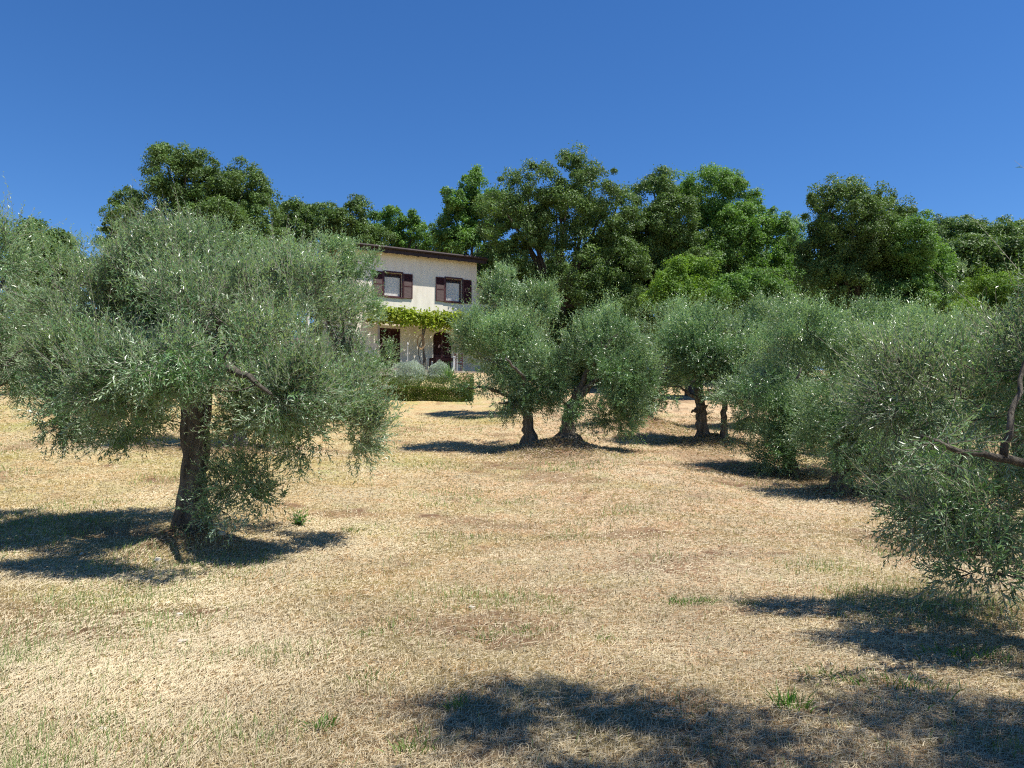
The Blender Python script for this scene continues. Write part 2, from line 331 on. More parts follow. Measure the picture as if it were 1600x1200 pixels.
def olive(name_label, base, lobes, clusters=220, per=13, nl=14, L=.062, W=.0135, crad=.30, fork=1.0, tr=.16, lean=(0, 0), seed=1, slen=(.2, .45),
          group="olive trees on the slope", twigs=False, limbs=5, mat='olive', flare=1.9, label=None, cat="olive tree", up=.75, boughs=(), bscale=1.0, void=.43):
    r = np.random.default_rng(seed)
    base = np.array(base, float); root = empty("olive_tree", base, label=name_label, cat=cat, group=group)
    top = base + np.array([lean[0], lean[1], fork])
    tm = MB(); n = 12
    t = np.linspace(0, 1, n)[:, None]
    P = base * (1 - t) + top * t + np.concatenate([r.normal(0, .022, (n, 2)) * np.sin(t * 3.1), np.zeros((n, 1))], 1)
    P[0, 2] -= .18
    R = tr * (1 + (flare - 1) * np.exp(-t[:, 0] * fork / .13)) * (1 + .06 * r.normal(size=n)); R[-1] *= 1.12
    tm.tube(P - base, R, 22 if tr > .12 else 10, .24, seed)
    # main limbs towards the lobes
    skel = [P[k] for k in range(n // 2, n)]; srad = [tr] * len(skel)
    order = sorted(range(len(lobes)), key=lambda i: -np.prod(lobes[i][1]))[:max(limbs, 3)]
    for q, i in enumerate(order):
        c = lobes[i][0] + r.normal(0, .12, 3) - np.array([0, 0, .15]) * lobes[i][1][2]
        midp = top * .55 + c * .45 + np.array([0, 0, .22 * np.linalg.norm(c - top)]) * (1 if c[2] > top[2] - .3 else .6) + r.normal(0, .1, 3)
        B = bez(top - np.array([0, 0, .08]), midp, c, 10) ; B[1:-1] += r.normal(0, .03, (8, 3))
        rr = np.linspace(tr * .62, .018, 10); tm.tube(B - base, rr, 8, .14, seed + q + 5)
        skel += list(B[2:]); srad += list(rr[2:])
    for bq, (pts, r0) in enumerate(boughs):
        B = np.array(pts, float); tt = np.linspace(0, len(B) - 1, 12); B = np.stack([np.interp(tt, np.arange(len(B)), B[:, k]) for k in range(3)], 1)
        B[1:-1] += r.normal(0, .012, (10, 3)); tm.tube(B - base, np.linspace(r0, r0 * .3, 12), 8, .12, seed + 50 + bq); skel += list(B); srad += [r0] * 12
    SK = np.array(skel)
    CP, cu, cc = sample_lobes(lobes, int(clusters * 2.1), r, .25, 1.0)
    nz = noise3(CP, 1.15 / (crad * 3.2)); kp = nz > np.quantile(nz, void); CP, cu = CP[kp], cu[kp]
    CP[:, 2] = np.maximum(CP[:, 2], G(CP[:, 0], CP[:, 1]) + .35)
    # branches fork from one another out to each clump
    od = np.argsort([np.min(np.linalg.norm(SK - c, axis=1)) for c in CP])
    for k in od:
        dv = np.linalg.norm(SK - CP[k], axis=1) + .5 * np.maximum(0, SK[:, 2] - CP[k, 2]); j = int(np.argmin(dv)); a = SK[j]
        B = bez(a, (a + CP[k]) / 2 + np.array([0, 0, .10 * dv[j]]) + r.normal(0, .16 * min(dv[j], 1), 3), CP[k], 5)
        r0 = min(.013, .005 + .012 * dv[j]) * bscale
        tm.tube(B - base, np.linspace(r0, .0035, 5), 4, 0, k, cap=False); SK = np.vstack([SK, B[2:]])
    tm.build("trunk", M['bark'], root, smooth=True)
    # leafy shoots
    m = len(CP); idx = np.repeat(np.arange(m), per); n2 = len(idx)
    crv = (crad * r.uniform(.5, 1.35, m))[idx][:, None]; crad = 1.0
    off = r.normal(size=(n2, 3)); off = off / np.maximum(np.linalg.norm(off, axis=1, keepdims=True), 1e-6) * (r.random((n2, 1)) ** .5) * crv
    PP = CP[idx] + off * np.array([1, 1, .85]); ou = cu[idx]
    dirr = ou * .7 + off / crv * .35 + r.normal(0, .30, (m, 3))[idx] + r.normal(0, .28, (n2, 3)); upw = up * np.clip(.55 + ou[:, 2] * .9, -.35, 1.3); dirr[:, 2] += upw
    sl = r.uniform(slen[0], slen[1], n2) * np.where(r.random(n2) < .14 * (ou[:, 2] > .15), r.uniform(1.5, 2.3, n2), 1)
    ctint = r.random(m)
    V, T, st = shoots(PP, dirr, sl, nl, L, W, r, tbase=np.clip(ctint[idx] * .8 + r.random(n2) * .3, 0, 1))
    gz = G(V[:, 0], V[:, 1]) + .03; V[:, 2] = np.maximum(V[:, 2], gz)
    leaves_object("crown", V - base, T, M[mat], root)
    if twigs:
        stem_mesh("twigs", tuple(q - base for q in st), .0028, M['twig'], root)
    return root

def forest(label, base, lobes, mat='oak', clumps=260, per=150, leaf=.2, crad=.62, seed=1, cat="tree", name="oak_tree", group="trees of the wood behind the house", tr=.28, holes=0, spread=.35):
    r = np.random.default_rng(seed); base = np.array(base, float)
    root = empty(name, base, label=label, cat=cat, group=group)
    tm = MB(); cen = np.mean([l[0] for l in lobes], 0); topz = max(l[0][2] for l in lobes)
    hub = np.array([cen[0] * .5 + base[0] * .5, cen[1] * .5 + base[1] * .5, base[2] + (topz - base[2]) * .42])
    P = bez(base - np.array([0, 0, .4]), (base + hub) / 2 + np.array([.2, 0, 0]), hub, 10); tm.tube(P - base, np.linspace(tr * 1.35, tr * .75, 10), 10, .12, seed)
    for q, (c, R) in enumerate(lobes):
        B = bez(hub - np.array([0, 0, .2]), hub * .45 + c * .55 + np.array([0, 0, -.3]) + r.normal(0, .3, 3), c + np.array([0, 0, R[2] * .3]), 9)
        tm.tube(B - base, np.linspace(tr * .5, .04, 9), 6, .1, seed + q, cap=False)
    tm.build("trunk", M['bark_dark'], root, smooth=True)
    kids = []
    for c, R_ in lobes:
        for q in range(9):
            u_ = nrm(r.normal(size=3) + np.array([0, -.35, .4])); kids.append((c + u_ * R_ * r.uniform(.75, 1.12), R_ * r.uniform(.18, .42)))
    CP, cu, cc = sample_lobes(lobes + kids, int(clumps * 2.7), r, .55, 1.05)
    nz = noise3(CP, .55); kp = nz > np.quantile(nz, .08); CP, cu, cc = CP[kp], cu[kp], cc[kp]
    cr = crad * r.uniform(.3, 1.0, len(CP)); per = int(per * 1.2); leaf *= .66
    m = len(CP); idx = np.repeat(np.arange(m), per); n2 = len(idx)
    u = nrm(r.normal(size=(n2, 3)) + cu[idx] * .55 + np.array([0, 0, .25]))
    rad = (.35 + .65 * r.random(n2) ** .45)[:, None] * cr[idx][:, None] * (1 + .25 * r.normal(size=(n2, 1)) * (r.random((n2, 1)) < .3))
    PP = CP[idx] + u * rad * np.array([1, 1, .8])
    Nn = nrm(u * .9 + np.array([0, 0, .35]) + r.normal(0, spread + .2, (n2, 3))); Dd = nrm(np.cross(Nn, r.normal(size=(n2, 3))))
    sz = leaf * r.uniform(.6, 1.3, n2)
    V = leaf_quads(PP, Dd, Nn, sz, sz * .62, .1)
    T = np.clip(.55 * r.random(m)[idx] + .5 * r.random(n2), 0, 1)
    leaves_object("crown", V - base, T, M[mat], root)
    return root

#STRUCTURE
# ------------------------------------------------------------------ the ground
OL = {}   # trunk bases on the photo: pixel column, distance
def base_at(px, d):
    x = (px - 800) / F * d * 1.0; return np.array([x, d, 0.0])
def gbase(px, d):
    b = base_at(px, d); b[2] = g1(b[0], b[1]); return b
for px, d, h, rr in ((297, 9.8, .36, .58), (828, 21.4, .22, .75), (890, 21.0, .30, .8), (862, 20.4, .12, .9), (1098, 23, .18, .7), (1131, 22.6, .18, .6), (1312, 15.8, .22, .8), (1215, 18.3, .1, .6), (372, 20, .2, .8), (990, 26.5, .5, 1.3)):
    b = base_at(px, d); MOUNDS.append((b[0], b[1], h, rr))
def axis(lo, a, b, hi, step, gro=1.12):
    m = list(np.arange(a, b, step)); q = [m[-1]]; s = step
    while q[-1] < hi: s *= gro; q.append(q[-1] + s)
    l = [a]; s = step
    while l[-1] > lo: s *= gro; l.append(l[-1] - s)
    return np.array(l[:0:-1] + m + q[1:])
xs = axis(-600, -11, 11, 600, .075); ys = axis(-300, 2.2, 24, 900, .075, 1.06)
X, Y = np.meshgrid(xs, ys); Z = G(X, Y)
nx, ny = len(xs), len(ys); ii = (np.arange(ny - 1)[:, None] * nx + np.arange(nx - 1)[None]).ravel()
soil = np.zeros(X.shape)
def soil_w(x, y):
    s = np.clip((fbm(np.asarray(x) * .55 + 70, np.asarray(y) * .8 + 11, 4) - .555) * 5, 0, .5) + np.clip((fbm(np.asarray(x) * 2.4 + 7, np.asarray(y) * 3.4 + 61, 3) - .60) * 5, 0, .5)
    for mx, my, mh, mr in MOUNDS: s = np.maximum(s, 1.0 * np.exp(-(((x - mx) ** 2 + (y - my) ** 2) / (mr * 1.25) ** 2)))
    return s
soil = soil_w(X, Y)
mesh_obj("ground", np.stack([X.ravel(), Y.ravel(), Z.ravel()], 1), np.stack([ii, ii + 1, ii + nx + 1, ii + nx], 1), M['ground'], smooth=True,
         attrs={"soil": ('POINT', soil.ravel())})["kind"] = "structure"

# ------------------------------------------------------------------ the house
A0 = at(549, 0, 39.0); HA = math.atan2(.469, .883); FL = 4.55
house = empty("house", (A0[0], 39.0, FL), HA, label="two storey cream house with brown shutters at the top of the slope", cat="house")
HL0, HL1, HH, HD = .45, 7.3, 6.38, 7.0
OP = [(1.92, 2.92, 4.0, 5.26), (5.42, 6.38, 4.0, 5.26), (1.70, 2.86, .02, 2.32), (4.72, 5.80, .02, 2.32)]  # windows, doors: x0 x1 z0 z1
wl = MB()
cx = sorted({HL0, HL1} | {v for o in OP for v in o[:2]}); cz = sorted({-1.2, HH} | {v for o in OP for v in o[2:]})
for i in range(len(cx) - 1):
    for j in range(len(cz) - 1):
        xm, zm = (cx[i] + cx[i + 1]) / 2, (cz[j] + cz[j + 1]) / 2
        if any(o[0] < xm < o[1] and o[2] < zm < o[3] for o in OP): continue
        wl.quad((cx[i], 0, cz[j]), (cx[i + 1], 0, cz[j]), (cx[i + 1], 0, cz[j + 1]), (cx[i], 0, cz[j + 1]))
for x0, x1, z0, z1 in OP:
    dp = .22
    wl.quad((x0, 0, z0), (x0, 0, z1), (x0, dp, z1), (x0, dp, z0)); wl.quad((x1, 0, z1), (x1, 0, z0), (x1, dp, z0), (x1, dp, z1))
    wl.quad((x0, 0, z1), (x1, 0, z1), (x1, dp, z1), (x0, dp, z1)); wl.quad((x0, dp, z0), (x1, dp, z0), (x1, 0, z0), (x0, 0, z0))
for s_ in (0, 1):                                          # arch spandrels of the right door
    x0, x1 = OP[3][0], OP[3][1]; xm = (x0 + x1) / 2; pts = []
    for k in range(9):
        a = k / 8; xx = xm + (x0 - xm) * a if s_ == 0 else xm + (x1 - xm) * a
        pts.append((xx, -.003 + .003, 2.32 - .30 * (1 - math.sqrt(max(0, 1 - a * a)))))
    cor = (x0 if s_ == 0 else x1, 0, 2.32)
    for k in range(8): wl.add([pts[k], pts[k + 1], cor], [(0, 1, 2)])
wl.quad((HL0, HD, -1.2), (HL0, 0, -1.2), (HL0, 0, HH), (HL0, HD, HH)); wl.quad((HL1, 0, -1.2), (HL1, HD, -1.2), (HL1, HD, HH), (HL1, 0, HH))
wl.quad((HL1, HD, -1.2), (HL0, HD, -1.2), (HL0, HD, HH), (HL1, HD, HH))
wl.build("wall", M['wall'], house)
an = MB(); an.box(HL1 + .002, 9.3, .25, 5.5, -1.2, 4.95); an.build("annex_wall", M['wall'], house)
an = MB(); an.box(HL1 + .01, 9.5, .0, 5.7, 4.953, 5.07); an.build("annex_roof", M['roofedge'], house)
rf = MB()
def slab(x0, x1, y0, y1, z0, z1, th):                      # a roof slope rising from the eave y0 to the ridge y1
    V = [(x0, y0, z0), (x1, y0, z0), (x1, y1, z1), (x0, y1, z1)]; V += [(a, b, c + th) for a, b, c in V]
    rf.add(V, [(0, 3, 2, 1), (4, 5, 6, 7), (0, 1, 5, 4), (1, 2, 6, 5), (2, 3, 7, 6), (3, 0, 4, 7)])
slab(0, 7.67, -.42, 3.5, 6.36, 6.95, .13); slab(0, 7.67, 3.502, 7.8, 6.95, 6.30, .13)
rfo = rf.build("roof", M['tiles'], house)
e = MB(); e.box(-.02, 7.69, -.46, -.422, 6.20, 6.52); e.tube([(-.03, -.53, 6.46), (7.7, -.53, 6.46)], [.075, .075], 10); e.build("fascia", M['roofedge'], rfo)
for k in range(13): e = MB(); e.box(.15 + k * .6, .25 + k * .6, -.42, -.01, 6.27, 6.355); e.build("rafter", M['roofedge'], rfo)
gb = MB()
for x in (HL0, HL1): gb.add([(x, 0, HH), (x, HD, HH), (x, HD / 2, 6.93)], [(0, 1, 2)])
gb.build("gable", M['wall'], house)
def shutter(x0, x1, z0, z1, y=-.045):
    b = MB(); f = .05
    b.box(x0, x0 + f, y - .02, y + .02, z0, z1); b.box(x1 - f, x1, y - .02, y + .02, z0, z1)
    for zz in (z0, (z0 + z1) / 2 - f / 2, z1 - f): b.box(x0 + f, x1 - f, y - .018, y + .018, zz, zz + f)
    k = z0 + f
    while k < z1 - f - .03:
        b.add([(x0 + f, y - .014, k), (x1 - f, y - .014, k), (x1 - f, y + .012, k + .045), (x0 + f, y + .012, k + .045)], [(0, 1, 2, 3)]); k += .042
    b.quad((x0 + f, y + .016, z0), (x1 - f, y + .016, z0), (x1 - f, y + .016, z1), (x0 + f, y + .016, z1))
    b.build("shutter", M['brown'], house)
for x0, x1, z0, z1 in OP[:2]:
    f = MB(); t = .07
    f.box(x0 - .06, x1 + .06, -.03, -.002, z1, z1 + .09); f.box(x0 - .05, x0, -.02, .2, z0, z1); f.box(x1, x1 + .05, -.02, .2, z0, z1)
    f.box(x0 + .001, x0 + t, .1, .15, z0, z1); f.box(x1 - t, x1 - .001, .1, .15, z0, z1); f.box(x0 + t, x1 - t, .1, .15, z0, z0 + .06); f.box(x0 + t, x1 - t, .1, .15, z1 - .07, z1 - .001)
    wf = f.build("window", M['brown'], house)
    f = MB(); f.box(x0 - .08, x1 + .08, -.07, .1, z0 - .07, z0 - .003); f.build("sill", M['brown'], wf)
    f = MB(); f.quad((x0 + t, .125, z0 + .06), (x1 - t, .125, z0 + .06), (x1 - t, .125, z1 - .07), (x0 + t, .125, z1 - .07)); f.build("pane", M['glass'], wf)
    f = MB()
    for k in range(24):
        a = x0 + t + (x1 - x0 - 2 * t) * k / 24; b = x0 + t + (x1 - x0 - 2 * t) * (k + 1) / 24
        f.quad((a, .17 + .012 * (k % 2), z0 + .05), (b, .17 + .012 * ((k + 1) % 2), z0 + .05), (b, .17 + .012 * ((k + 1) % 2), z1 - .2), (a, .17 + .012 * (k % 2), z1 - .2))
    f.build("curtain", M['curtain'], wf)
    f = MB(); f.quad((x0, .215, z0), (x1, .215, z0), (x1, .215, z1), (x0, .215, z1)); f.build("room_shade_sheet", M['roofedge'], wf)  # flat dark sheet stands in for the unlit room behind the curtain
    shutter(x0 - .58, x0 - .06, z0 - .04, z1 + .02); shutter(x1 + .06, x1 + .58, z0 - .04, z1 + .02)
for x0, x1, z0, z1 in OP[2:]:
    d = MB(); xm = (x0 + x1) / 2; y = .10
    d.quad((x0, y + .03, z0), (x1, y + .03, z0), (x1, y + .03, z1), (x0, y + .03, z1))
    for a, b in ((x0, xm - .004), (xm + .004, x1)):
        d.box(a + .001, a + .06, y - .02, y + .02, z0, z1); d.box(b - .06, b - .001, y - .02, y + .02, z0, z1)
        for zz in (z0, .95, z1 - .1): d.box(a + .06, b - .06, y - .018, y + .018, zz, zz + .09)
        k = z0 + .1
        while k < z1 - .14:
            d.add([(a + .06, y - .016, k), (b - .06, y - .016, k), (b - .06, y + .014, k + .05), (a + .06, y + .014, k + .05)], [(0, 1, 2, 3)]); k += .055
    dr = d.build("door", M['brown'], house)
    h = MB(); h.tube([(xm + .03, y - .06, 1.0), (xm + .13, y - .06, 1.0)], [.012, .012], 6); h.build("handle", M['white'], dr)
def hp(x, y, z=0):                                          # house coordinates to world
    c, s = math.cos(HA), math.sin(HA); return np.array([A0[0] + x * c - y * s, 39.0 + x * s + y * c, FL + z])
te = MB(); te.box(-.5, 9.3, -2.6, -.003, -.35, .0)
to = te.build("terrace", M['beam']); to.location = (A0[0], 39, FL); to.rotation_euler = (0, 0, HA); to["kind"] = "structure"

# pergola and vine
pg = empty("pergola", tuple(hp(0, 0)), HA, label="low timber pergola carrying a vine along the front of the house", cat="pergola")
for y in (-.12, -1.9):
    b = MB(); b.box(.9, 7.9, y - .05, y + .05, 2.55, 2.67); b.build("beam", M['beam'], pg)
b = MB(); [b.box(1.1 + k * .75, 1.16 + k * .75, -2.05, -.1, 2.673, 2.73) for k in range(9)]; b.build("slats", M['beam'], pg)
for x in (1.0, 7.75):
    b = MB(); b.box(x, x + .09, -1.94, -1.85, 0, 2.548); b.build("post", M['beam'], pg)
vn = empty("vine", tuple(hp(3.45, -1.78)), HA, label="yellow-green grape vine with twisted stems spreading over the pergola", cat="vine")
b = MB()
for k, (ox, rr, am) in enumerate(((0, .05, .05), (.07, .03, .08), (-.09, .022, .14))):
    t = np.linspace(0, 1, 14); P = np.stack([ox + am * np.sin(t * 7 + k), am * np.cos(t * 6 + k * 2) * .6, t * 2.6 - .03], 1)
    b.tube(P, np.linspace(rr * 1.2, rr * .8, 14), 7, .1, k)
for k in range(10):
    a = np.array([0, 0, 2.5]); c = np.array([random.uniform(-2.3, 3.6), random.uniform(-.2, 1.5), 2.75]); b.tube(bez(a, (a + c) / 2 + np.array([0, 0, .25]), c, 8), np.linspace(.03, .01, 8), 5, 0, k, cap=False)
b.build("stem", M['bark'], vn, smooth=True)
r = np.random.default_rng(21); n_ = 9000
P = np.stack([r.uniform(-2.55, 4.3, n_), r.uniform(-.4, 1.65, n_), 2.72 + r.normal(0, .13, n_)], 1)
P[:, 2] += .30 * (vnoise(P[:, 0] * 1.6, P[:, 1] * 2) - .35) + np.where(r.random(n_) < .25, .25 * r.random(n_), 0)
k = r.random(n_) < .3; P[k, 1] = r.normal(-.42, .08, k.sum()); P[k, 2] -= np.abs(r.normal(0, .22, k.sum())) * (.4 + vnoise(P[k, 0] * 2.2, 3))
D = nrm(r.normal(size=(n_, 3)) + np.array([0, -.3, -.4])); Nn = nrm(r.normal(0, .5, (n_, 3)) + np.array([0, -.5, .8]))
V = leaf_quads(P, D, Nn, r.uniform(.10, .19, n_), r.uniform(.10, .17, n_)); leaves_object("foliage", V, r.random(n_), M['vine'], vn)
for zz, x in ((-.9, 1.5), (-.5, 1.55)):
    pass
# coil hanging on the vine post
c = MB()
for k in range(4):
    a = np.linspace(0, 2 * math.pi, 25); rr = .2 + .018 * k; c.tube(np.stack([rr * .75 * np.cos(a) + .02 * k, np.full(25, -.02 * k), 1.5 * rr * np.sin(a)], 1), np.full(25, .016), 5, 0, k, cap=False)
co = c.build("hanging_coil", M['cane']); co.location = tuple(hp(3.2, -1.95, 1.45)); co.rotation_euler = (0, 0, HA); tag(co, "brown coil hanging from the twisted vine stem", "coil")

# table, poles on the terrace
tb = empty("garden_table", tuple(hp(4.75, -1.25)), HA + .1, label="dark reddish brown garden table on the terrace by the arched door", cat="table")
b = MB(); [b.box(-.62, .62, -.4 + k * .116, -.4 + k * .116 + .105, .70, .735) for k in range(7)]; b.build("table_top", M['brown'], tb)
b = MB(); b.box(-.56, .56, -.36, -.33, .60, .698); b.box(-.56, .56, .33, .36, .60, .698); b.box(-.56, -.53, -.33, .33, .6, .698); b.box(.53, .56, -.33, .33, .6, .698); b.build("apron", M['brown'], tb)
for sx in (-1, 1):
    for sy in (-1, 1): b = MB(); b.box(sx * .56 - .035, sx * .56 + .035, sy * .35 - .035, sy * .35 + .035, 0.002, .699); b.build("leg", M['brown'], tb)
ch = empty("garden_chair", tuple(hp(5.35, -1.85)), HA + 2.9, label="dark red garden chair drawn up to the table right of the vine post", cat="chair")
b = MB(); b.box(-.22, .22, -.2, .22, .42, .45); b.build("seat", M['brown'], ch)
b = MB(); [b.box(-.2, .2, .2, .225, .55 + k * .1, .62 + k * .1) for k in range(4)]; b.build("backrest", M['brown'], ch)
for sx in (-1, 1):
    for sy, hh in ((-1, .418), (1, .95)): b = MB(); b.box(sx * .2 - .02, sx * .2 + .02, sy * .2 - .02 + .02, sy * .2 + .02 + .02, .002, hh); b.build("leg", M['brown'], ch)
def pole(px, ytop, hx, hy, h, label, rad=.018):
    q = hp(hx, hy); o = empty("pole", tuple(q), 0, label=label, cat="pole")
    b = MB(); b.tube([(0, 0, 0), (0, 0, h)], [rad, rad * .8], 8); b.build("shaft", M['white'], o)
    b = MB(); b.tube([(0, 0, h), (0, 0, h + .05), (0, 0, h + .14)], [rad * 1.9, rad * 2.1, rad * .8], 8); b.build("cap", M['white'], o)
pole(622, 532, 2.5, -2.1, 1.25, "thin white pole standing in front of the left shuttered door")
pole(688, 540, 5.15, -2.2, 1.15, "thin white pole standing in front of the arched door behind the table")
q = hp(4.95, -2.3); o = MB(); o.box(-.05, .05, -.05, .05, 0, .72); o.box(-.065, .065, -.065, .065, .722, .76); o = o.build("short_post", M['white'], bevel=.006); o.location = tuple(q); tag(o, "short stout white post in front of the garden table", "post")
rl = empty("wooden_rail", tuple(hp(1.0, -2.3)), HA, label="low dark wooden rail at the left end of the terrace", cat="rail")
for x in (0, .75): b = MB(); b.box(x, x + .07, -.035, .035, -.3, .52); b.build("post", M['roofedge'], rl)
b = MB(); b.box(.072, .748, -.02, .02, .36, .44); b.build("crossbar", M['roofedge'], rl)
# white pipe standing between the olives left of the house
q = at(483, 392, 34); gz = g1(q[0], q[1]); o = MB(); hh = q[2] - gz + .15
o.tube([(0, 0, -.3), (0, 0, hh)], [.06, .06], 10); pp = empty("flue_pipe", (q[0], q[1], gz), 0, label="white pipe end peeking out above the olive crowns left of the house", cat="pipe"); o.build("pipe", M['white'], pp)
o = MB(); o.tube([(0, 0, hh + .002), (0, 0, hh + .2)], [.1, .09], 10); o.build("cowl", M['white'], pp)

# ------------------------------------------------------------------ hedge and herbs under the terrace
def bushy(name, label, cat, c0, size, n, mat, leaf, seed, group=None, box=False, upd=.5, wf=.45):
    r = np.random.default_rng(seed); c0 = np.array(c0, float); o = empty(name, tuple(c0), 0, label=label, cat=cat, group=group)
    if box:
        u = r.random((n, 3)); f = r.integers(0, 5, n)
        e = 1 - np.abs(r.normal(0, .07, n))
        P = np.stack([(u[:, 0] - .5) * 2, (u[:, 1] - .5) * 2, u[:, 2]], 1)
        P[f == 0, 1] = -e[f == 0]; P[f == 1, 1] = -e[f == 1]; P[f == 2, 2] = e[f == 2]; P[f == 3, 0] = np.sign(P[f == 3, 0]) * e[f == 3]; 
        P[:, 2] *= .74 + .46 * vnoise(P[:, 0] * 3.5 + seed, P[:, 1]); P[:, 1] *= .85 + .3 * vnoise(P[:, 0] * 4, P[:, 2] * 2)
        nn = np.stack([np.where(f == 3, np.sign(P[:, 0]), 0), np.where(f < 2, -1, 0), np.where(f == 2, 1, .2)], 1)
    else:
        nn = nrm(r.normal(size=(n, 3))); nn[:, 2] = np.abs(nn[:, 2]); P = nn * (1 - np.abs(r.normal(0, .16, (n, 1)))) * (.85 + .3 * vnoise(nn[:, 0] * 3 + seed, nn[:, 1] * 3 + nn[:, 2] * 2)[:, None])
    P = P * np.array(size); wx = c0[0] + P[:, 0]; wy = c0[1] + P[:, 1]; P[:, 2] += G(wx, wy) - c0[2]
    D = nrm(nn * .6 + np.array([0, 0, upd]) + r.normal(0, .5, (n, 3))); Nn = nrm(nn + r.normal(0, .6, (n, 3)))
    sz = leaf * r.uniform(.6, 1.3, n)
    V = leaf_quads(P, D, Nn, sz, sz * wf); T = np.clip(.5 * vnoise(P[:, 0] * 4 + 9, P[:, 2] * 5 + P[:, 1] * 3) + .6 * r.random(n), 0, 1)
    leaves_object("foliage", V, T, M[mat], o)
    st = MB()
    for k in range(9):
        a = np.array([r.uniform(-.5, .5) * size[0], r.uniform(-.3, .3) * size[1], 0]); a[2] = g1(c0[0] + a[0], c0[1] + a[1]) - c0[2] - .05
        st.tube([a, a + np.array([r.normal(0, .1), r.normal(0, .05), size[2] * .75])], [.02, .008], 5)
    st.build("stems", M['bark_dark'], o); return o
q = at(655, 628, 36); bushy("hedge", "clipped green hedge at the foot of the terrace bank below the house", "hedge", (q[0], 36.3, g1(q[0], 36.3)), (2.5, .5, .74), 22000, 'hedge', .08, 5, box=True)
q = at(637, 590, 37.7); bushy("silver_shrub", "wider silver grey shrub below the vine post, above the hedge", "shrub", (q[0], 37.7, g1(q[0], 37.7)), (.98, .5, .92), 16000, 'santolina', .06, 6, "silver grey shrubs on the terrace edge", upd=.9, wf=.3)
q = at(686, 591, 37.9); bushy("silver_shrub", "smaller silver grey shrub in front of the garden table", "shrub", (q[0], 37.9, g1(q[0], 37.9)), (.58, .42, .82), 9000, 'santolina', .06, 7, "silver grey shrubs on the terrace edge", upd=.9, wf=.3)
q = at(702, 590, 37.6); sp = empty("spiky_plant", (q[0], 37.6, g1(q[0], 37.6)), 0, label="spiky sword-leaved plant at the right end of the hedge", cat="plant")
r = np.random.default_rng(9); n_ = 46; D = nrm(r.normal(0, .45, (n_, 3)) + np.array([0, 0, 1])); V = leaf_quads(np.zeros((n_, 3)), D, nrm(r.normal(size=(n_, 3)) + np.array([0, -1, .4])), r.uniform(.6, 1.05, n_), np.full(n_, .06)); leaves_object("leaves", V, r.random(n_), M['olive_green'], sp)

#OLIVES
GR = "olive trees on the slope"
NEAR = dict(L=.076, W=.0205)
def mid_(k): return dict(L=.068 * k, W=.0185 * k)
d = 10.2; b = gbase(305, 9.95)
olive("broad olive tree with thick dark trunk and dense silvery crown, largest on the left", b,
      [lobe(175, 500, 105, 95, d, .6), lobe(275, 450, 115, 90, d, 1.0), lobe(345, 425, 95, 76, d, 1.3), lobe(395, 500, 110, 100, d, 0), lobe(485, 515, 88, 100, d, .5), lobe(535, 600, 62, 80, d, -.1),
       lobe(430, 610, 105, 75, d, -1.6), lobe(130, 570, 80, 62, d, .2), lobe(250, 560, 90, 50, d, -2.0), lobe(500, 665, 78, 55, d, -.5), lobe(400, 560, 90, 60, d, -2.1), lobe(110, 640, 45, 38, d, -.1), lobe(190, 600, 70, 60, d, -1.5), lobe(334, 790, 20, 16, d, -.7), lobe(350, 752, 24, 18, d, -.4), lobe(388, 735, 26, 14, d, -.8), lobe(402, 772, 22, 16, d, -.5), lobe(368, 806, 22, 14, d, -1.0), lobe(320, 480, 80, 80, d, -1.1), lobe(430, 430, 70, 45, d, 1.2), lobe(200, 655, 70, 30, d, -.3), lobe(560, 680, 40, 50, d, .1), lobe(460, 460, 60, 60, d, -.8), lobe(330, 570, 75, 36, d, -1.8), lobe(400, 645, 60, 46, d, -.6), lobe(545, 650, 50, 60, d, -.3), lobe(480, 620, 60, 50, d, -1.0)],
      clusters=1080, void=.44, per=14, nl=12, crad=.26, fork=1.9, tr=.17, lean=(.0, .05), seed=11, twigs=True, limbs=9, flare=1.75, slen=(.16, .36),
      boughs=[([b + (0, 0, 1.9), at(210, 545, d - .2), at(180, 540, d - .3)], .07), ([b + (0, 0, .35), b + (.25, -.1, .75), at(375, 740, d - .35)], .025)], **NEAR)
d = 12.0; b = gbase(-70, d)
olive("olive tree reaching in from the left edge with a bare pale bough", b,
      [lobe(-70, 510, 95, 85, d), lobe(2, 400, 20, 50, d, -.4), lobe(40, 520, 80, 75, d, -.3), lobe(-120, 470, 80, 80, d, .5), lobe(60, 560, 60, 40, d, -.2)],
      clusters=330, per=14, nl=14, crad=.26, fork=1.5, tr=.15, seed=12, twigs=True, boughs=[([at(-60, 420, d), at(20, 455, d - .5), at(95, 500, d - .7)], .045)], **NEAR)
d = 29; b = gbase(150, d)
olive("olive tree behind the largest one, its top shoots against the sky on the left", b,
      [lobe(90, 430, 80, 70, d), lobe(170, 420, 85, 60, d, .5), lobe(40, 470, 70, 80, d), lobe(130, 510, 120, 75, d), lobe(200, 460, 70, 70, d)], clusters=260, per=12, nl=12, crad=.34, fork=1.3, tr=.15, seed=13, **mid_(2.0))
d = 20; b = gbase(372, d)
olive("olive tree hidden behind the largest one, its trunk base in its own shadow", b,
      [lobe(350, 400, 70, 58, d), lobe(420, 440, 80, 60, d), lobe(300, 430, 70, 60, d), lobe(360, 500, 110, 80, d), lobe(440, 540, 60, 50, d)], clusters=260, per=11, nl=12, crad=.36, fork=1.4, tr=.17, seed=14, **mid_(1.5))
d = 29; b = gbase(540, d)
